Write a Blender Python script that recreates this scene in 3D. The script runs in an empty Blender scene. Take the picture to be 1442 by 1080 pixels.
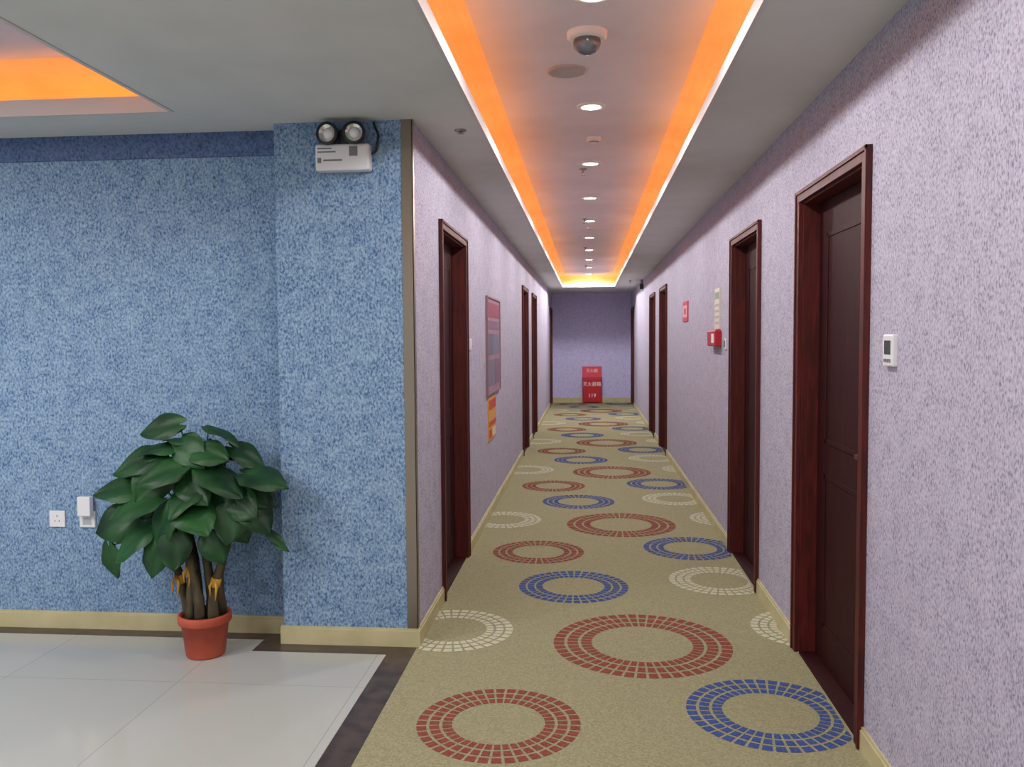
import bpy, bmesh, math, random
from math import sin, cos, pi, radians
from mathutils import Vector, Matrix
random.seed(7)
sc = bpy.context.scene
try:
    sc.view_settings.view_transform = 'Standard'
    sc.view_settings.look = 'None'
except Exception: pass

# ------------------------------------------------------------ helpers
def lin(c):
    r = []
    for v in c:
        v = v/255.0
        r.append(v/12.92 if v <= .04045 else ((v+.055)/1.055)**2.4)
    return (r[0], r[1], r[2], 1)

def mat(name, col, rough=.6, metal=0, emit=None, estr=0, spec=None, coat=0):
    m = bpy.data.materials.new(name); m.use_nodes = True
    b = m.node_tree.nodes['Principled BSDF']
    b.inputs['Base Color'].default_value = lin(col)
    b.inputs['Roughness'].default_value = rough
    b.inputs['Metallic'].default_value = metal
    if spec is not None: b.inputs['Specular IOR Level'].default_value = spec
    if coat: b.inputs['Coat Weight'].default_value = coat
    if emit:
        b.inputs['Emission Color'].default_value = lin(emit)
        b.inputs['Emission Strength'].default_value = estr
    return m

def noisy(name, c1, c2, scale=20, stretch=(1,1,1), rough=.6, bump=0, lo=.35, hi=.65, detail=4, spec=None, coat=0, c3=None):
    m = mat(name, c1, rough, spec=spec, coat=coat)
    nt = m.node_tree; N = nt.nodes; L = nt.links; b = N['Principled BSDF']
    tc = N.new('ShaderNodeTexCoord'); mp = N.new('ShaderNodeMapping')
    mp.inputs['Scale'].default_value = stretch
    n = N.new('ShaderNodeTexNoise'); n.inputs['Scale'].default_value = scale; n.inputs['Detail'].default_value = detail
    r = N.new('ShaderNodeValToRGB')
    r.color_ramp.elements[0].position = lo; r.color_ramp.elements[0].color = lin(c1)
    r.color_ramp.elements[1].position = hi; r.color_ramp.elements[1].color = lin(c2)
    if c3:
        e = r.color_ramp.elements.new((lo+hi)/2); e.color = lin(c3)
    L.new(tc.outputs['Object'], mp.inputs[0]); L.new(mp.outputs[0], n.inputs['Vector'])
    L.new(n.outputs['Fac'], r.inputs[0]); L.new(r.outputs[0], b.inputs['Base Color'])
    if bump:
        bp = N.new('ShaderNodeBump'); bp.inputs['Strength'].default_value = bump; bp.inputs['Distance'].default_value = .004
        L.new(n.outputs['Fac'], bp.inputs['Height']); L.new(bp.outputs[0], b.inputs['Normal'])
    return m

def wallpaper(name, dark, mid, light, s=1.0, mot=.24):
    """fibre / flock wallpaper: fine vertical fibres + coarse mottling"""
    m = mat(name, mid, .85, spec=.25)
    nt = m.node_tree; N = nt.nodes; L = nt.links; b = N['Principled BSDF']
    tc = N.new('ShaderNodeTexCoord')
    mp = N.new('ShaderNodeMapping'); mp.inputs['Scale'].default_value = (1, 1, .62)
    L.new(tc.outputs['Object'], mp.inputs[0])
    n1 = N.new('ShaderNodeTexNoise'); n1.inputs['Scale'].default_value = 125*s; n1.inputs['Detail'].default_value = 3
    n1.inputs['Distortion'].default_value = .5
    L.new(mp.outputs[0], n1.inputs['Vector'])
    n2 = N.new('ShaderNodeTexNoise'); n2.inputs['Scale'].default_value = 14; n2.inputs['Detail'].default_value = 5
    L.new(tc.outputs['Object'], n2.inputs['Vector'])
    mm = N.new('ShaderNodeMath'); mm.operation = 'MULTIPLY_ADD'; mm.inputs[1].default_value = mot
    L.new(n2.outputs['Fac'], mm.inputs[0]); 
    sb = N.new('ShaderNodeMath'); sb.operation = 'SUBTRACT'; sb.inputs[1].default_value = mot/2
    L.new(n1.outputs['Fac'], sb.inputs[0]); L.new(sb.outputs[0], mm.inputs[2])
    r = N.new('ShaderNodeValToRGB'); cr = r.color_ramp
    cr.elements[0].position = .32; cr.elements[0].color = lin(dark)
    cr.elements[1].position = .66; cr.elements[1].color = lin(light)
    e = cr.elements.new(.46); e.color = lin(mid)
    L.new(mm.outputs[0], r.inputs[0]); L.new(r.outputs[0], b.inputs['Base Color'])
    bp = N.new('ShaderNodeBump'); bp.inputs['Strength'].default_value = .22; bp.inputs['Distance'].default_value = .002
    L.new(n1.outputs['Fac'], bp.inputs['Height']); L.new(bp.outputs[0], b.inputs['Normal'])
    return m

def wood(name, c1, c2, rough=.35, coat=0, spec=.4):
    m = mat(name, c1, rough, coat=coat, spec=spec)
    nt = m.node_tree; N = nt.nodes; L = nt.links; b = N['Principled BSDF']
    tc = N.new('ShaderNodeTexCoord'); mp = N.new('ShaderNodeMapping'); mp.inputs['Scale'].default_value = (14, 14, 1.2)
    n = N.new('ShaderNodeTexNoise'); n.inputs['Scale'].default_value = 3; n.inputs['Detail'].default_value = 6; n.inputs['Distortion'].default_value = 1.2
    r = N.new('ShaderNodeValToRGB'); r.color_ramp.elements[0].position = .35; r.color_ramp.elements[1].position = .7
    r.color_ramp.elements[0].color = lin(c1); r.color_ramp.elements[1].color = lin(c2)
    L.new(tc.outputs['Object'], mp.inputs[0]); L.new(mp.outputs[0], n.inputs['Vector'])
    L.new(n.outputs['Fac'], r.inputs[0]); L.new(r.outputs[0], b.inputs['Base Color'])
    return m

class MB:
    """mesh builder"""
    def __init__(s): s.v=[]; s.f=[]; s.m=[]; s.sm=[]
    def add(s, vs, fs, mi=0, smooth=False):
        o=len(s.v); s.v += [tuple(v) for v in vs]
        for f in fs: s.f.append([i+o for i in f]); s.m.append(mi); s.sm.append(smooth)
    def box(s, x0,x1,y0,y1,z0,z1, mi=0, mis=None):
        vs=[(x0,y0,z0),(x1,y0,z0),(x1,y1,z0),(x0,y1,z0),(x0,y0,z1),(x1,y0,z1),(x1,y1,z1),(x0,y1,z1)]
        fs=[(0,3,2,1),(4,5,6,7),(0,1,5,4),(1,2,6,5),(2,3,7,6),(3,0,4,7)] # -z +z -y +x +y -x
        o=len(s.v); s.v+=vs
        for k,f in enumerate(fs):
            s.f.append([i+o for i in f]); s.m.append(mis[k] if mis else mi); s.sm.append(False)
    def lathe(s, prof, c=(0,0,0), n=24, mi=0, M=None, smooth=True):
        vs=[]; fs=[]
        for r,z in prof:
            for k in range(n):
                a=2*pi*k/n; p=Vector((r*cos(a), r*sin(a), z))
                if M: p=M@p
                vs.append(p+Vector(c))
        for i in range(len(prof)-1):
            for k in range(n):
                fs.append((i*n+k, i*n+(k+1)%n, (i+1)*n+(k+1)%n, (i+1)*n+k))
        s.add(vs, fs, mi, smooth)
    def tube(s, pts, rad, n=8, mi=0):
        pts=[Vector(p) for p in pts]
        vs=[]; fs=[]
        for i,p in enumerate(pts):
            t=(pts[min(i+1,len(pts)-1)]-pts[max(i-1,0)]).normalized()
            u=t.cross(Vector((.31,.95,.05))); u.normalize(); w=t.cross(u)
            r=rad[i] if isinstance(rad,(list,tuple)) else rad
            for k in range(n):
                a=2*pi*k/n; vs.append(p+u*cos(a)*r+w*sin(a)*r)
        for i in range(len(pts)-1):
            for k in range(n): fs.append((i*n+k, i*n+(k+1)%n, (i+1)*n+(k+1)%n, (i+1)*n+k))
        fs.append(tuple(range(n))[::-1]); fs.append(tuple((len(pts)-1)*n+k for k in range(n)))
        s.add(vs, fs, mi, True)
    def obj(s, name, mats, parent=None, bevel=0):
        me=bpy.data.meshes.new(name); me.from_pydata(s.v,[],s.f)
        for m in mats: me.materials.append(m)
        for i,p in enumerate(me.polygons): p.material_index=s.m[i]; p.use_smooth=s.sm[i]
        me.update()
        o=bpy.data.objects.new(name, me); sc.collection.objects.link(o)
        if parent: o.parent=parent
        if bevel:
            b=o.modifiers.new('bev','BEVEL'); b.width=bevel; b.segments=2; b.limit_method='ANGLE'
        return o
def empty(name, loc=(0,0,0)):
    e=bpy.data.objects.new(name,None); e.location=loc; e.empty_display_size=.1; sc.collection.objects.link(e); return e
def text(body, size, loc, rot, m, parent, name='lettering'):
    c=bpy.data.curves.new(name,'FONT'); c.body=body; c.size=size; c.align_x='CENTER'; c.align_y='CENTER'; c.extrude=.0006
    o=bpy.data.objects.new(name,c); o.location=loc; o.rotation_euler=rot; c.materials.append(m)
    sc.collection.objects.link(o); o.parent=parent; return o

# ------------------------------------------------------------ dimensions
XR, XL, H = .99, -.83, 2.536
YC, YB, YE = 4.02, 4.16, 19.7
HU = 2.77
YN = -3.0; XF = -6.0

# ------------------------------------------------------------ materials
M_lav  = wallpaper('wallpaper_lavender', (130,124,147), (173,167,185), (196,191,205), 1.05)
M_end  = wallpaper('wallpaper_purple', (166,160,208), (198,193,232), (214,210,242))
M_blue = wallpaper('wallpaper_blue', (70,98,136), (114,142,174), (154,178,198), .85, .26)
M_blued= wallpaper('wallpaper_blue_shade', (62,80,114), (84,104,142), (104,124,160), .85)  # darker copy of the lobby blue, soffit shadow put into the colour
M_ceil = noisy('ceiling_paint', (206,207,202), (214,215,210), 3, rough=.8)
M_tray = noisy('tray_paint', (212,209,218), (220,217,226), 3, rough=.7)
M_cove = noisy('cove_glow_tint', (240,206,150), (252,220,168), 4, rough=.5)  # orange LED glow tinted into the colour of the cove sides
M_lip  = mat('cove_lip_gloss', (206,200,198), .45, spec=.3)
M_wood = wood('mahogany', (62,16,13), (98,28,22), .5)
M_woodd= wood('mahogany_dark', (38,7,9), (58,12,14), .6, spec=.2)
M_base = noisy('baseboard_cream', (186,176,132), (200,190,148), 6, rough=.4)
M_brown= noisy('brown_marble', (56,44,38), (82,66,56), 14, rough=.3, detail=8)
M_white= mat('white_plastic', (224,224,226), .4)
M_grey = mat('grey_plastic', (120,120,122), .4)
M_dark = mat('dark_plastic', (30,30,34), .3)
M_chrome=mat('chrome', (210,210,210), .15, 1)
M_steel= mat('corner_metal', (150,138,124), .3, .9)
M_redd = mat('cabinet_red', (182,22,40), .4)
M_text_w=mat('white_lettering', (238,232,232), .5)
M_lamp = mat('downlight_glow', (255,250,240), .5, emit=(255,252,246), estr=16)
M_led  = mat('led_strip_glow', (255,150,30), .5, emit=(255,150,22), estr=10)

# carpet
M_carpet = noisy('carpet_beige', (138,133,102), (160,155,121), 130, rough=.95, bump=.4, detail=2, spec=.1)
M_cblue = noisy('carpet_blue', (54,72,126), (74,92,146), 120, rough=.95, spec=.1)
M_cred  = noisy('carpet_rust', (122,62,54), (144,80,68), 120, rough=.95, spec=.1)
M_ccrm  = noisy('carpet_cream', (182,180,154), (200,198,172), 120, rough=.95, spec=.1)

# tile
M_tile = mat('floor_tile', (226,222,210), .13)
nt=M_tile.node_tree; N=nt.nodes; L=nt.links
tc=N.new('ShaderNodeTexCoord'); mp=N.new('ShaderNodeMapping'); mp.inputs['Location'].default_value=(1.80+.0, -3.52+.0, 0)
br=N.new('ShaderNodeTexBrick'); br.offset=0; br.squash=1
br.inputs['Scale'].default_value=1; br.inputs['Brick Width'].default_value=.8; br.inputs['Row Height'].default_value=.8
br.inputs['Mortar Size'].default_value=.0018; br.inputs['Mortar Smooth'].default_value=.1
br.inputs['Color1'].default_value=lin((184,184,176)); br.inputs['Color2'].default_value=lin((180,180,172)); br.inputs['Mortar'].default_value=lin((156,154,146))
L.new(tc.outputs['Object'],mp.inputs[0]); L.new(mp.outputs[0],br.inputs['Vector']); L.new(br.outputs['Color'],N['Principled BSDF'].inputs['Base Color'])

# ------------------------------------------------------------ floor
m=MB(); m.box(XF,-.96,YN,YB,-.1,0); m.obj('floor',[M_tile])
m=MB()
m.box(-.96,XL,YN,YC,-.1,.001)
m.box(-1.62,-.96,YC-.115,YC,-.05,.001)
m.box(-1.62,-1.5,YC,YB,-.05,.001)
m.box(XF,-1.62,YB-.10,YB,-.05,.001)
m.obj('floor_border',[M_brown])

m=MB(); m.box(XL,XR,YN,YE,-.1,.004)
def ring(cx,cy,R,mi,nseg):
    rows=3; r0=.54*R; w=(R-r0)/rows
    for k in range(rows):
        ra=r0+k*w+w*.12; rb=r0+(k+1)*w-w*.12
        for j in range(nseg):
            a0=2*pi*(j+.12)/nseg; a1=2*pi*(j+.88)/nseg
            q=[(ra,a0),(rb,a0),(rb,a1),(ra,a1)]
            pts=[(cx+r*cos(a),cy+r*sin(a)) for r,a in q]
            if all(p[0]>XR-.012 for p in pts) or all(p[0]<XL+.012 for p in pts): continue
            if any(p[1]>YE-.02 for p in pts): continue
            pts=[(min(max(x,XL+.012),XR-.012),y,.0052) for x,y in pts]
            m.add(pts,[(0,1,2,3)],mi)
PER=2.665
unit=[(-.35,3.22,.325,2,40),(.72,3.39,.335,1,40),(.26,4.13,.44,2,48),(-.70,4.26,.32,3,36),(1.14,4.40,.31,3,36),(-.09,5.07,.335,1,40),(.80,5.25,.31,3,36)]
for k in range(-2,7):
    for x,y,R,mi,ns in unit: ring(x,y+k*PER,R,mi,ns)
m.obj('corridor_carpet',[M_carpet,M_cblue,M_cred,M_ccrm])

# ------------------------------------------------------------ walls
DH=2.13
doorsR=[(3.15,4.08),(5.05,5.94),(10.85,11.75),(12.75,13.65),(18.5,19.4)]
doorsL=[(4.77,5.70),(10.75,11.6),(12.6,13.5),(18.5,19.4)]
def wall(name,xa,xb,y0,y1,doors,mats):
    m=MB(); y=y0
    for a,b in doors:
        m.box(xa,xb,y,a,0,H+.4); m.box(xa,xb,a,b,DH,H+.4); y=b
    m.box(xa,xb,y,y1,0,H+.4); return m.obj(name,mats)
wall('wall_right',XR,XR+.22,YN,YE,doorsR,[M_lav])
wall('wall_left',XL-.22,XL,YC+.3,YE,doorsL,[M_lav])
m=MB(); m.box(XL-.22,XR+.22,YE,YE+.2,0,H+.4); m.obj('wall_end',[M_end])
m=MB(); m.box(-1.5,XL,YC,YC+.3,0,H+.4,mis=[0,0,0,1,0,0]); m.obj('wall_column',[M_blue,M_lav])
m=MB(); m.box(XF,-1.5,YB,YB+.2,0,H+.4); m.obj('wall_back',[M_blue])
m=MB(); m.box(XF-.2,XF,YN,YB+.2,0,H+.4); m.obj('wall_lobby',[M_blue])
m=MB(); m.box(XF,-1.5,YB-.012,YB,2.415,H); m.obj('wall_shade_band',[M_blued])  # thin strip carrying the painted shadow band along the wall top

# corner metal strip
m=MB(); m.box(XL-.05,XL+.004,YC-.005,YC,.09,H); m.box(XL,XL+.005,YC-.005,YC+.03,.09,H)
m.obj('trim_2',[M_steel])

# baseboards
def bb(mb,x0,x1,y0,y1,h=.09,axis='x',side=1):
    mb.box(x0,x1,y0,y1,0,h-.012)
    if axis=='x':   # thin along x
        if side>0: mb.box(x0,x1-.005,y0,y1,h-.012,h)
        else: mb.box(x0+.005,x1,y0,y1,h-.012,h)
    else: mb.box(x0,x1,y0+.005,y1,h-.012,h)
def gaps(y0,y1,doors):
    y=y0
    for a,b in doors:
        yield y,a-.048; y=b+.048
    if y<y1: yield y,y1
m=MB()
for a,b in gaps(YN,YE,doorsR): bb(m,XR-.014,XR,a,b,axis='x',side=-1)
m.obj('baseboard_right',[M_base])
m=MB()
for a,b in gaps(YC,YE,doorsL): bb(m,XL,XL+.014,a,b,axis='x',side=1)
m.obj('baseboard_left',[M_base])
m=MB(); bb(m,XL+.014,XR-.014,YE-.014,YE,h=.12,axis='y'); m.obj('baseboard_end',[M_base])
m=MB(); bb(m,-1.514,XL+.014,YC-.014,YC,axis='y'); m.box(-1.514,-1.5,YC,YB,0,.09); m.obj('baseboard_column',[M_base])
m=MB(); bb(m,XF,-1.514,YB-.014,YB,axis='y'); m.obj('baseboard_back',[M_base])

# ------------------------------------------------------------ doors
M_hand=mat('handle_bronze',(110,90,70),.35,.9)
def door(i,side,a,b):
    e=empty('door_%d'%i,(0,0,0))
    s=1 if side=='R' else -1; X=XR if side=='R' else XL
    def bx(m,u0,u1,y0,y1,z0,z1,mi=0):  # u measured into wall
        x0,x1=sorted((X+s*u0,X+s*u1)); m.box(x0,x1,y0,y1,z0,z1,mi)
    m=MB(); w=.048
    # casing
    zb=.006
    bx(m,-.018,0,a-w,a+.012,zb,DH+w-.01); bx(m,-.018,0,b-.012,b+w,zb,DH+w-.01); bx(m,-.018,0,a+.012,b-.012,DH-.012,DH+w-.01)
    bx(m,-.024,-.018,a-w,a-w+.016,zb,DH+w-.01); bx(m,-.024,-.018,b+w-.016,b+w,zb,DH+w-.01); bx(m,-.024,-.018,a-w,b+w,DH+w-.026,DH+w-.01)
    # lining
    bx(m,0,.2,a,a+.022,zb,DH); bx(m,0,.2,b-.022,b,zb,DH); bx(m,0,.2,a,b,DH-.022,DH)
    m.obj('frame',[M_wood],e,.001)
    m=MB(); y0,y1=a+.025,b-.025
    bx(m,.075,.115,y0,y1,.014,DH-.025)
    # flush leaf with shallow mouldings
    for z0,z1 in ((.18,.88),(1.02,1.96)):
        bx(m,.071,.075,y0+.13,y1-.13,z0,z0+.02); bx(m,.071,.075,y0+.13,y1-.13,z1-.02,z1)
        bx(m,.071,.075,y0+.13,y0+.15,z0,z1); bx(m,.071,.075,y1-.15,y1-.13,z0,z1)
    m.obj('leaf',[M_woodd],e,.001)
    m=MB(); hy=a+.09
    bx(m,.070,.075,hy-.022,hy+.022,.93,1.13); bx(m,.03,.070,hy-.009,hy+.009,1.03,1.048); bx(m,.026,.04,hy-.009,hy+.11,1.03,1.048)
    m.obj('handle',[M_hand],e,.003)
    m=MB(); bx(m,.001,.16,a+.022,b-.022,.0,.012); m.obj('threshold',[M_woodd],e)
i=1
for a,b in doorsR: door(i,'R',a,b); i+=1
for a,b in doorsL: door(i,'L',a,b); i+=1

# ------------------------------------------------------------ ceiling with two cove trays
AX0,AX1,AY0,AY1=-.53,.553,-1.0,17.4
BX0,BX1,BY0,BY1=-5.2,-1.87,-2.2,3.76
T=.02
m=MB()
def soff(x0,x1,y0,y1): m.box(x0,x1,y0,y1,H,H+T)
soff(AX1,XR,YN,YE); soff(AX0,AX1,AY1,YE); soff(AX0,AX1,YN,AY0)
soff(XL,AX0,YN,YE)
soff(BX1,XL,YN,YC); soff(BX1,-1.5,YC,YB)
soff(XF,BX0,YN,YB); soff(BX0,BX1,BY1,YB); soff(BX0,BX1,YN,BY0)
C=.14; IN=.07
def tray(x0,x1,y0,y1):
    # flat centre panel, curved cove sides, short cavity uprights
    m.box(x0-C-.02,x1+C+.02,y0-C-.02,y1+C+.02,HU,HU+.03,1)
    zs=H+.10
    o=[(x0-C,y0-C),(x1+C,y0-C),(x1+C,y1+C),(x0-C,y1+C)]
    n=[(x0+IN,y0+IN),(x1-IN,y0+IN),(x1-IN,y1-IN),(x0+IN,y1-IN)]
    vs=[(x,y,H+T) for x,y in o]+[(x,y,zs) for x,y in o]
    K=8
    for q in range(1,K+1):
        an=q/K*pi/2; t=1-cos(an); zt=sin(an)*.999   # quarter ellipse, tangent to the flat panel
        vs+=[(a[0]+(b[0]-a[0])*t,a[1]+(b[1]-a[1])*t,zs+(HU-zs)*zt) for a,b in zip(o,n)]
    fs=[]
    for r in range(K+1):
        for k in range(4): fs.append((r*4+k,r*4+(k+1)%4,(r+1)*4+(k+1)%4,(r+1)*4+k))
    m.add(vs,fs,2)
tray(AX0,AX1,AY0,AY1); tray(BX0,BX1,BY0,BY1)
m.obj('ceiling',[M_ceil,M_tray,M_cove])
def lip(name,x0,x1,y0,y1,h=.052):
    m=MB(); t=.014
    m.box(x0-.004,x0+t,y0,y1,H-.004,H+h); m.box(x1-t,x1+.004,y0,y1,H-.004,H+h)
    m.box(x0+t,x1-t,y0,y0+t,H-.004,H+h); m.box(x0+t,x1-t,y1-t,y1,H-.004,H+h)
    m.obj(name,[M_lip])
lip('trim_3',AX0,AX1,AY0,AY1); lip('trim_4',BX0,BX1,BY0,BY1,.07)
def led(name,x0,x1,y0,y1):
    m=MB(); o=.035; w=.014; z=H+T+.012
    for q in ((x0-o-w,x0-o,y0-o,y1+o),(x1+o,x1+o+w,y0-o,y1+o),(x0-o,x1+o,y0-o-w,y0-o),(x0-o,x1+o,y1+o,y1+o+w)):
        m.box(*q,z,z+.01)
    m.obj(name,[M_led])
led('led_strip',AX0,AX1,AY0,AY1); led('led_strip',BX0,BX1,BY0,BY1)

# ------------------------------------------------------------ downlights
def downlight(x,y,power,z=HU):
    e=empty('ceiling_downlight',(x,y,z))
    m=MB(); m.lathe([(.052,-.002),(.056,-.010),(.078,-.008),(.082,0)],n=28,mi=0); o=m.obj('ring',[M_white],e)
    m=MB(); m.lathe([(.0001,-.0075),(.054,-.0065)],n=28); o=m.obj('lens',[M_lamp],e)
    l=bpy.data.lights.new('bulb','SPOT'); l.energy=power; l.color=(.99,.97,.965); l.shadow_soft_size=.05; l.spot_size=radians(176); l.spot_blend=.4
    lo=bpy.data.objects.new('bulb',l); lo.location=(0,0,-.03); sc.collection.objects.link(lo); lo.parent=e
for k in range(-2,10): downlight(0.02,3.23+1.53*k,48 if k<7 else (60,85,125)[k-7])
for x in (-4.4,-2.9):
    for y in (-1,.6,2.2): downlight(x,y,40)  # out-of-view lobby downlights, added to light the near walls
# unseen lobby fill lamps, added to brighten the room
for x in (-3.6,):
    for y in (-.2,1.5):
        e=empty('lobby_fill_light',(x,y,HU))
        m=MB(); m.box(-.31,.31,-.31,.31,-.02,0); m.obj('frame',[M_white],e)
        l=bpy.data.lights.new('panel','AREA'); l.energy=40; l.size=.58; l.color=(.97,.98,1)
        lo=bpy.data.objects.new('panel',l); lo.location=(0,0,-.025); sc.collection.objects.link(lo); lo.parent=e

# ------------------------------------------------------------ ceiling fittings
e=empty('dome_camera',(-.002,3.63,HU))
m=MB(); m.lathe([(.0001,-.03),(.07,-.03),(.083,-.022),(.085,0)],n=32); m.obj('base',[M_white],e)
m=MB(); m.lathe([(.056,-.03),(.058,-.045),(.052,-.066),(.035,-.082),(.014,-.09),(.0001,-.091)],n=32); m.obj('dome',[mat('smoked_dome',(104,106,114),.15,.3)],e)
e=empty('ceiling_speaker',(-.10,4.12,HU))
m=MB(); m.lathe([(.0001,-.008),(.07,-.010),(.078,-.014),(.09,-.010),(.092,0)],n=32)
m.obj('grille',[noisy('speaker_grille',(160,154,158),(180,174,176),200,rough=.6)],e)
def detector(x,y,r=.045,z=HU):
    e=empty('smoke_detector',(x,y,z))
    m=MB(); m.lathe([(.0001,-.035),(r*.5,-.035),(r*.7,-.028),(r,-.014),(r,0)],n=24); m.obj('body',[M_white],e)
    m=MB(); m.lathe([(r*.72,-.0275),(r*.6,-.0325)],n=24); m.obj('slots',[M_grey],e)
detector(.04,5.5); detector(.03,9.9); detector(.03,14.3)
M_spr=mat('sprinkler_metal',(150,146,144),.4,.5)
def sprinkler(x,y,z=HU,k=1):
    e=empty('fire_sprinkler',(x,y,z))
    m=MB(); m.lathe([(.03,0),(.028,-.006),(.009,-.008),(.008,-.03*k),(.004,-.032*k),(.004,-.045*k),(.018,-.046*k),(.018,-.049*k),(.0001,-.049*k)],n=16); m.obj('head',[M_spr],e)
for y in (6.5,9.2,12.1,15.0): sprinkler(-.035,y)
sprinkler(-.63,4.25,H-.001,.35); sprinkler(.76,15.6,H-.001)

# ------------------------------------------------------------ emergency light on the column
e=empty('emergency_light',(-1.15,YC,2.36))
m=MB(); m.box(-.13,.13,-.062,0,-.066,.058); m.obj('body',[M_white],e,.01)
m=MB(); m.box(-.118,-.03,-.0635,-.062,.018,.024); m.box(-.118,-.05,-.0635,-.062,.034,.04)
m.box(-.118,-.10,-.0635,-.062,-.03,-.006); m.box(-.09,0,-.0635,-.062,-.022,-.014)
m.box(.035,.075,-.0635,-.062,.0,.045)
m.obj('markings',[M_grey],e)
m=MB(); m.box(-.02,.02,-.05,-.012,.058,.12); m.tube([(-.08,-.035,.105),(0,-.03,.12),(.08,-.035,.105)],.012,8)
for sx in (-1,1):
    R=Matrix.Rotation(radians(8*sx),4,'Z')@Matrix.Rotation(radians(90),4,'X')
    m.lathe([(.0001,-.03),(.022,-.028),(.044,-.005),(.054,.03),(.054,.036),(.040,.036)],c=(.060*sx,-.05,.103),n=24,M=R)
m.obj('lamp_heads',[M_dark],e)
m=MB()
for sx in (-1,1):
    R=Matrix.Rotation(radians(8*sx),4,'Z')@Matrix.Rotation(radians(90),4,'X')
    m.lathe([(.0001,.012),(.016,.016),(.040,.036)],c=(.060*sx,-.05,.103),n=24,M=R)
m.obj('reflectors',[M_chrome],e)
m=MB()
for sx in (-1,1):
    R=Matrix.Rotation(radians(8*sx),4,'Z')@Matrix.Rotation(radians(90),4,'X')
    m.lathe([(.0001,.036),(.018,.034),(.024,.016)],c=(.060*sx,-.05,.103),n=16,M=R)
m.obj('bulbs',[mat('bulb_glass',(245,245,240),.1)],e)
m=MB(); m.tube([(.1,-.012,.0),(.15,-.012,.03),(.165,-.012,.1),(.14,-.012,.165)],.006,6); m.obj('dark_tube',[M_dark],e)  # thin dark tube curving up at the right of the box

# ------------------------------------------------------------ fire extinguisher cabinet
e=empty('fire_extinguisher_cabinet',(.09,YE-.02,0))
m=MB(); m.box(-.215,.215,-.22,0,.03,.58); m.box(-.225,.225,-.225,0,.58,.6); m.box(-.2,-.15,-.2,-.02,.006,.03); m.box(.15,.2,-.2,-.02,.006,.03)
m.box(-.2,.2,-.228,-.22,.05,.56); m.obj('cabinet',[M_redd],e,.004)
m=MB(); m.box(-.22,.22,-.03,-.01,.6,.84); m.obj('sign_board',[mat('board_red',(222,72,92),.5)],e)
text('灭火器箱',.105,(0,-.2295,.44),(radians(90),0,0),M_text_w,e)
text('119',.12,(0,-.2295,.18),(radians(90),0,0),M_text_w,e)
text('灭火器',.09,(0,-.032,.74),(radians(90),0,0),M_text_w,e)

# ------------------------------------------------------------ left wall poster + notice below
def lbox(m,y0,y1,z0,z1,t0,t1,mi=0): m.box(XL+t0,XL+t1,y0,y1,z0,z1,mi)
def rbox(m,y0,y1,z0,z1,t0,t1,mi=0): m.box(XR-t1,XR-t0,y0,y1,z0,z1,mi)
e=empty('wall_poster')
m=MB(); 
lbox(m,6.88,7.88,1.03,1.045,0,.02); lbox(m,6.88,7.88,1.835,1.85,0,.02); lbox(m,6.88,6.895,1.045,1.835,0,.02); lbox(m,7.865,7.88,1.045,1.835,0,.02)
m.obj('frame',[mat('poster_frame',(140,112,116),.4)],e)
m=MB(); lbox(m,6.895,7.865,1.045,1.835,0,.012,0); lbox(m,6.92,7.84,1.68,1.80,.012,.014,1)
lbox(m,6.95,7.4,1.1,1.32,.012,.014,2); lbox(m,7.45,7.8,1.1,1.32,.012,.014,3); lbox(m,6.95,7.3,1.36,1.54,.012,.014,4); lbox(m,7.36,7.8,1.36,1.54,.012,.014,2)
lbox(m,6.95,7.8,1.58,1.65,.012,.014,3)
m.obj('print',[noisy('poster_paper',(146,110,126),(166,132,146),8),mat('poster_pink',(150,70,88),.6),mat('poster_grey',(120,114,134),.6),mat('poster_mauve',(128,98,122),.6),mat('poster_slate',(104,102,126),.6)],e)
e=empty('evacuation_notice')
m=MB(); lbox(m,7.0,7.54,.64,1.0,0,.008,0); lbox(m,7.02,7.52,.9,.98,.008,.010,1); lbox(m,7.02,7.52,.76,.80,.008,.010,1); lbox(m,7.02,7.2,.66,.73,.008,.010,1); lbox(m,7.26,7.5,.66,.73,.008,.010,2)
m.obj('panel',[mat('notice_yellow',(218,156,62),.5),mat('notice_red',(196,64,50),.5),mat('notice_cream',(222,206,176),.5)],e)
e=empty('light_switch')
m=MB(); lbox(m,5.90,5.98,1.42,1.5,0,.01); m.obj('plate',[M_white],e,.003)
m=MB(); lbox(m,5.92,5.96,1.435,1.485,.01,.014); m.obj('rocker',[M_white],e)

# ------------------------------------------------------------ right wall fittings
e=empty('thermostat')
m=MB(); rbox(m,2.83,2.925,1.40,1.505,-.004,.016); m.obj('body',[M_white],e,.005)
m=MB(); rbox(m,2.85,2.905,1.44,1.485,.016,.0175); m.obj('display',[mat('lcd',(52,62,60),.2)],e)
m=MB()
for k in range(3): rbox(m,2.848+.022*k,2.862+.022*k,1.415,1.425,.016,.019)
m.obj('buttons',[M_grey],e)
e=empty('fire_alarm_call_point')
m=MB(); rbox(m,6.44,6.86,1.43,1.55,0,.05); m.obj('housing',[M_redd],e,.008)
m=MB(); rbox(m,6.5,6.62,1.455,1.525,.05,.052); m.obj('plate',[M_text_w],e)
e=empty('fire_instruction_sign')
m=MB(); rbox(m,6.5,6.74,1.56,1.87,0,.01); m.obj('panel',[mat('sign_cream',(214,208,194),.5)],e)
m=MB(); rbox(m,6.52,6.72,1.79,1.84,.01,.012); 
for k in range(4): rbox(m,6.53,6.71,1.60+.045*k,1.615+.045*k,.01,.012,1)
m.obj('print',[mat('sign_green',(150,160,140),.5),mat('sign_line',(176,172,164),.5)],e)
e=empty('no_smoking_sign')
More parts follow.
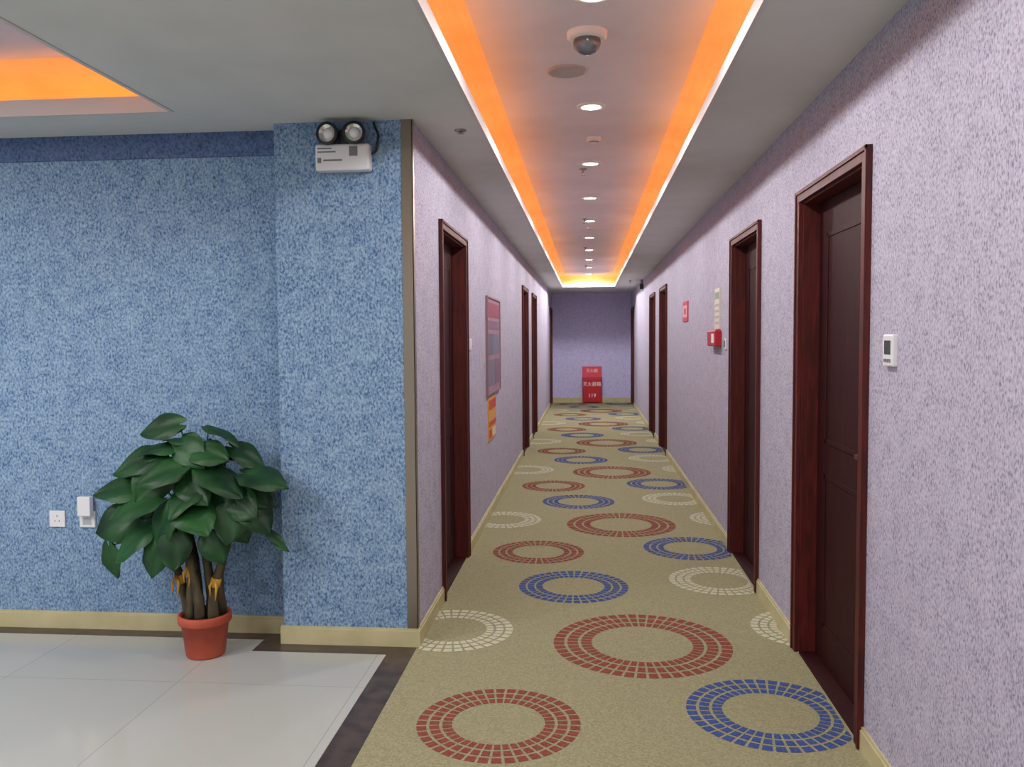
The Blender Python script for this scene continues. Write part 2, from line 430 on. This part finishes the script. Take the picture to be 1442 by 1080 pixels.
m=MB(); rbox(m,8.55,8.98,1.66,1.86,0,.01,0); rbox(m,8.6,8.93,1.70,1.82,.01,.012,1); rbox(m,8.68,8.85,1.73,1.79,.012,.013,0)
m.obj('panel',[mat('sign_red',(206,66,76),.5),mat('sign_pink',(220,170,178),.5)],e)
e=empty('light_switch')
m=MB(); rbox(m,6.2,6.28,1.41,1.49,0,.01); m.obj('plate',[M_white],e,.003)
m=MB(); rbox(m,6.22,6.26,1.425,1.475,.01,.014); m.obj('rocker',[M_grey],e)
e=empty('corridor_exit_light')
m=MB(); rbox(m,15.4,15.7,2.36,2.46,-.003,.07); m.obj('body',[M_dark],e,.01)
m=MB(); rbox(m,15.42,15.5,2.46,2.535,.01,.05); m.obj('bracket',[M_grey],e,.004)

# ------------------------------------------------------------ outlets on the lobby wall
e=empty('wall_outlet')
m=MB(); m.box(-2.795,-2.71,YB-.010,YB,.535,.62); m.obj('plate',[M_white],e,.003)
m=MB()
for dx,dz in ((-.012,-.01),(.012,-.01),(0,.016)): m.box(-2.7525+dx-.002,-2.7525+dx+.002,YB-.0115,YB-.010,.577+dz-.004,.577+dz+.004)
m.obj('slots',[M_grey],e)
e=empty('wall_socket_box')
m=MB(); m.box(-2.63,-2.545,YB-.012,YB,.535,.62); m.box(-2.62,-2.55,YB-.045,YB-.012,.60,.70); m.obj('body',[M_white],e,.004)
m=MB(); m.box(-2.61,-2.565,YB-.0135,YB-.012,.55,.585); m.obj('rocker',[mat('rocker_grey',(176,178,180),.4)],e)

# ------------------------------------------------------------ potted plant
PX,PY=-1.825,3.85
plant=empty('potted_plant',(PX,PY,0))
M_pot=noisy('terracotta',(168,68,46),(188,86,60),9,rough=.6)
M_soil=noisy('soil',(40,28,20),(64,46,32),60,rough=.95)
M_bark=noisy('bark',(48,42,28),(86,74,48),30,stretch=(1,1,.3),rough=.85,bump=.5)
M_stem=mat('petiole_green',(50,86,36),.5)
M_rib=mat('ribbon_gold',(200,150,50),.4)
M_leaf=noisy('leaf_green',(12,42,22),(36,84,38),5,rough=.48,spec=.4)
m=MB()
m.lathe([(.0001,.002),(.086,.002),(.090,.01),(.109,.160),(.119,.160),(.123,.167),(.123,.198),(.119,.203),(.110,.203),(.107,.185),(.0001,.183)],n=36)
m.obj('pot',[M_pot],plant)
m=MB(); m.lathe([(.0001,.192),(.05,.193),(.108,.187)],n=24); m.obj('soil',[M_soil],plant)
m=MB(); tops=[]
stems=[((-.06,.0),(-.16,-.02,.52)),((-.03,-.04),(-.08,-.05,.60)),((.01,.03),(.0,.04,.66)),((.03,-.02),(.05,-.04,.62)),((.06,.02),(.11,.02,.58)),((-.03,.03),(-.1,.05,.62)),((.055,-.04),(.11,-.05,.5)),((.0,-.06),(-.02,-.08,.5))]
for (bx_,by_),tp in stems:
    p0=Vector((bx_,by_,.18)); p3=Vector(tp); pts=[]
    for i in range(9):
        t=i/8; p=p0.lerp(p3,t); p.x+=.014*sin(t*5+bx_*40); p.y+=.012*sin(t*6+by_*60); pts.append(p)
    m.tube(pts,[.025-.010*i/8 + (.002 if i%2 else 0) for i in range(9)],10); tops.append(pts)
m.obj('stems',[M_bark],plant)
m=MB()
for pts in (tops[0],tops[6],tops[1]):
    p=pts[4]; q=pts[5]
    m.tube([p,p+(q-p)*.5,q],.0245,10)
    p=pts[5]
    m.tube([p+Vector((0,-.02,0)),p+Vector((.014,-.035,-.04)),p+Vector((.004,-.03,-.10))],[.006,.007,.003],5)
    m.tube([p+Vector((0,-.02,0)),p+Vector((-.02,-.032,-.03)),p+Vector((-.018,-.03,-.08))],[.006,.007,.003],5)
m.obj('ribbons',[M_rib],plant)

leafmb=MB(); petmb=MB()
OUT=[(0,.46),(.06,.74),(.14,.92),(.25,1.0),(.38,1.0),(.52,.93),(.66,.78),(.79,.56),(.90,.30),(.97,.10),(1,.01)]
def leaf(base,tip_dir,nrm,Ln,Wd,curl=.35,fold=.26,roll=0):
    d=Vector(tip_dir).normalized(); n=Vector(nrm); n=(n-d*n.dot(d)).normalized(); s=d.cross(n)
    n2=n*cos(roll)+s*sin(roll); s=d.cross(n2); n=n2
    nv=6; vs=[]; fs=[]; ph=random.uniform(0,6)
    for i,(t,wf) in enumerate(OUT):
        w=Wd*.5*wf
        for j in range(-nv,nv+1):
            k=j/nv
            back=-.16*Ln*(4*abs(k)*(1-abs(k))+.35*abs(k))*max(0,1-t/.25)
            p=d*(t*Ln+back)+s*(k*w)
            zz=-curl*Ln*t*t*.6+abs(k)*w*fold-abs(k)**3*w*fold*1.2+.007*abs(k)*sin(k*7+t*9+ph)
            vs.append(Vector(base)+p+n*zz)
    c=2*nv+1; nu=len(OUT)-1
    for i in range(nu):
        for j in range(2*nv): fs.append((i*c+j,i*c+j+1,(i+1)*c+j+1,(i+1)*c+j))
    leafmb.add(vs,fs,0,True)
def add_leaf(cx,cy,cz,tip,nrm,Ln=.2,Wd=.15):
    k=random.uniform(.9,1.1); Ln*=k; Wd*=k*1.03
    d=(Vector(tip).normalized()+Vector((random.uniform(-.22,.22),random.uniform(-.1,.1),random.uniform(-.22,.22)))).normalized(); base=Vector((cx,cy,cz))-d*Ln*.45
    leaf(base,d,nrm,Ln,Wd,curl=random.uniform(.2,.8),fold=random.uniform(.1,.4),roll=random.uniform(-.5,.5))
    st=min(tops,key=lambda pt:(pt[-1]-base).length)[-1]
    mid=(st+base)/2+Vector((0,0,.06))
    pts=[]
    for i in range(7):
        t=i/6; pts.append(st*(1-t)**2+mid*2*t*(1-t)+base*t*t)
    petmb.tube(pts,.004,6)
LV=[ # cx,cy,cz, tip, normal, len, width
(-.19,-.02,1.10,(-1,-.2,.12),(0,-.5,1),.21,.15),
(.10,.02,1.07,(1,-.2,.02),(0,-.3,1),.21,.14),
(-.03,-.08,1.00,(.4,-.6,-.3),(0,-.7,1),.17,.15),
(-.38,-.05,.81,(-1,-.3,-.15),(-.1,-.8,.9),.24,.20),
(-.27,-.08,.95,(-1,-.4,-.05),(0,-.6,1),.22,.17),
(-.13,-.14,.90,(-.9,-.5,-.3),(-.1,-.8,.9),.21,.18),
(.14,-.10,.87,(1,-.4,-.1),(.1,-.8,.9),.23,.18),
(.02,-.14,.84,(.6,-.7,-.3),(.1,-.7,1),.20,.17),
(.32,-.04,.87,(1,-.2,-.25),(.1,-.85,.8),.21,.19),
(.28,-.04,.70,(.7,-.3,-.7),(.3,-1,.4),.20,.18),
(.18,-.1,.66,(.1,-.3,-1),(.2,-1,.4),.20,.17),
(-.41,-.06,.64,(-.8,-.3,-.4),(-.2,-1,.5),.21,.20),
(-.44,-.04,.45,(-.05,-.1,-1),(-.5,-1,.1),.17,.11),
(-.29,-.12,.58,(-.8,-.3,-.6),(-.2,-1,.5),.22,.20),
(-.13,-.17,.66,(-.6,-.4,-.7),(-.1,-1,.5),.22,.20),
(.05,-.17,.70,(.7,-.4,-.5),(.1,-1,.6),.21,.19),
(-.04,-.2,.55,(.3,-.3,-1),(0,-1,.3),.17,.15),
(-.26,-.14,.75,(-1,-.4,-.2),(-.1,-.9,.7),.23,.20),
(.36,.0,.55,(.8,-.2,-.6),(.1,-1,.3),.13,.06),
(.24,-.02,.79,(.9,-.3,-.4),(.2,-.9,.8),.21,.18),
(-.02,.03,.78,(.2,-.3,-.8),(0,-1,.4),.2,.18),
(-.33,.04,.70,(-.8,0,-.6),(-.2,-1,.5),.19,.17),
(.11,.06,.96,(.8,.2,.1),(0,-.5,1),.19,.14),
(-.15,.1,.80,(-.3,.2,-.7),(0,-1,.5),.2,.18),
(-.06,.12,.68,(0,.2,-.9),(0,-1,.3),.2,.18),
(.11,-.12,.55,(.5,-.3,-.9),(.1,-1,.3),.16,.14),
(-.17,-.16,.50,(-.4,-.3,-.9),(0,-1,.3),.17,.15),
(-.12,.02,1.03,(-.9,.3,.1),(0,-.5,1),.18,.14),
(.22,.02,.97,(1,.0,-.1),(0,-.5,1),.18,.14),
(.27,.02,.78,(.8,-.1,-.4),(.1,-.9,.6),.19,.16),
(-.34,.02,.89,(-.9,.2,-.1),(0,-.6,1),.17,.13),
(.15,.04,.62,(.3,0,-1),(.2,-1,.3),.2,.17),
(-.22,.02,.62,(-.3,0,-1),(-.1,-1,.3),.2,.17),
(-.02,-.16,.78,(-.5,-.6,-.5),(0,-.9,.8),.19,.16),
(.07,-.08,.99,(.8,-.5,.0),(0,-.8,.9),.18,.15),
(-.16,-.04,1.01,(-.8,-.5,.0),(0,-.8,.9),.18,.15),
(-.20,-.1,.84,(-.6,-.4,-.5),(0,-1,.6),.2,.18),
(.22,-.08,.74,(.6,-.4,-.5),(0,-1,.6),.2,.18),
(-.08,-.05,.86,(-.1,-.4,-.8),(0,-1,.5),.2,.18),
(.10,-.06,.79,(.2,-.4,-.8),(0,-1,.5),.2,.18),
(.0,.06,.90,(.1,.0,-.8),(0,-1,.5),.2,.18),
]
for l in LV: add_leaf(*l)
leafmb.obj('leaves',[M_leaf],plant); petmb.obj('petioles',[M_stem],plant)

# ------------------------------------------------------------ world & camera
w=bpy.data.worlds.new('World'); sc.world=w; w.use_nodes=True
w.node_tree.nodes['Background'].inputs[0].default_value=(.94,.97,1,1)
w.node_tree.nodes['Background'].inputs[1].default_value=.6

cam=bpy.data.cameras.new('camera'); co=bpy.data.objects.new('camera',cam); sc.collection.objects.link(co)
yaw,pit,rol=.0894,.0531,-.0066
cam.sensor_width=36; cam.lens=36*1197.2/1442; cam.clip_start=.05
R=Matrix(((cos(yaw),-sin(yaw)*sin(pit),sin(yaw)*cos(pit)),(sin(yaw),cos(yaw)*sin(pit),-cos(yaw)*cos(pit)),(0,cos(pit),sin(pit))))
co.matrix_world=Matrix.Translation((0,0,1.5))@(R@Matrix.Rotation(rol,3,'Z')).to_4x4()
sc.camera=co
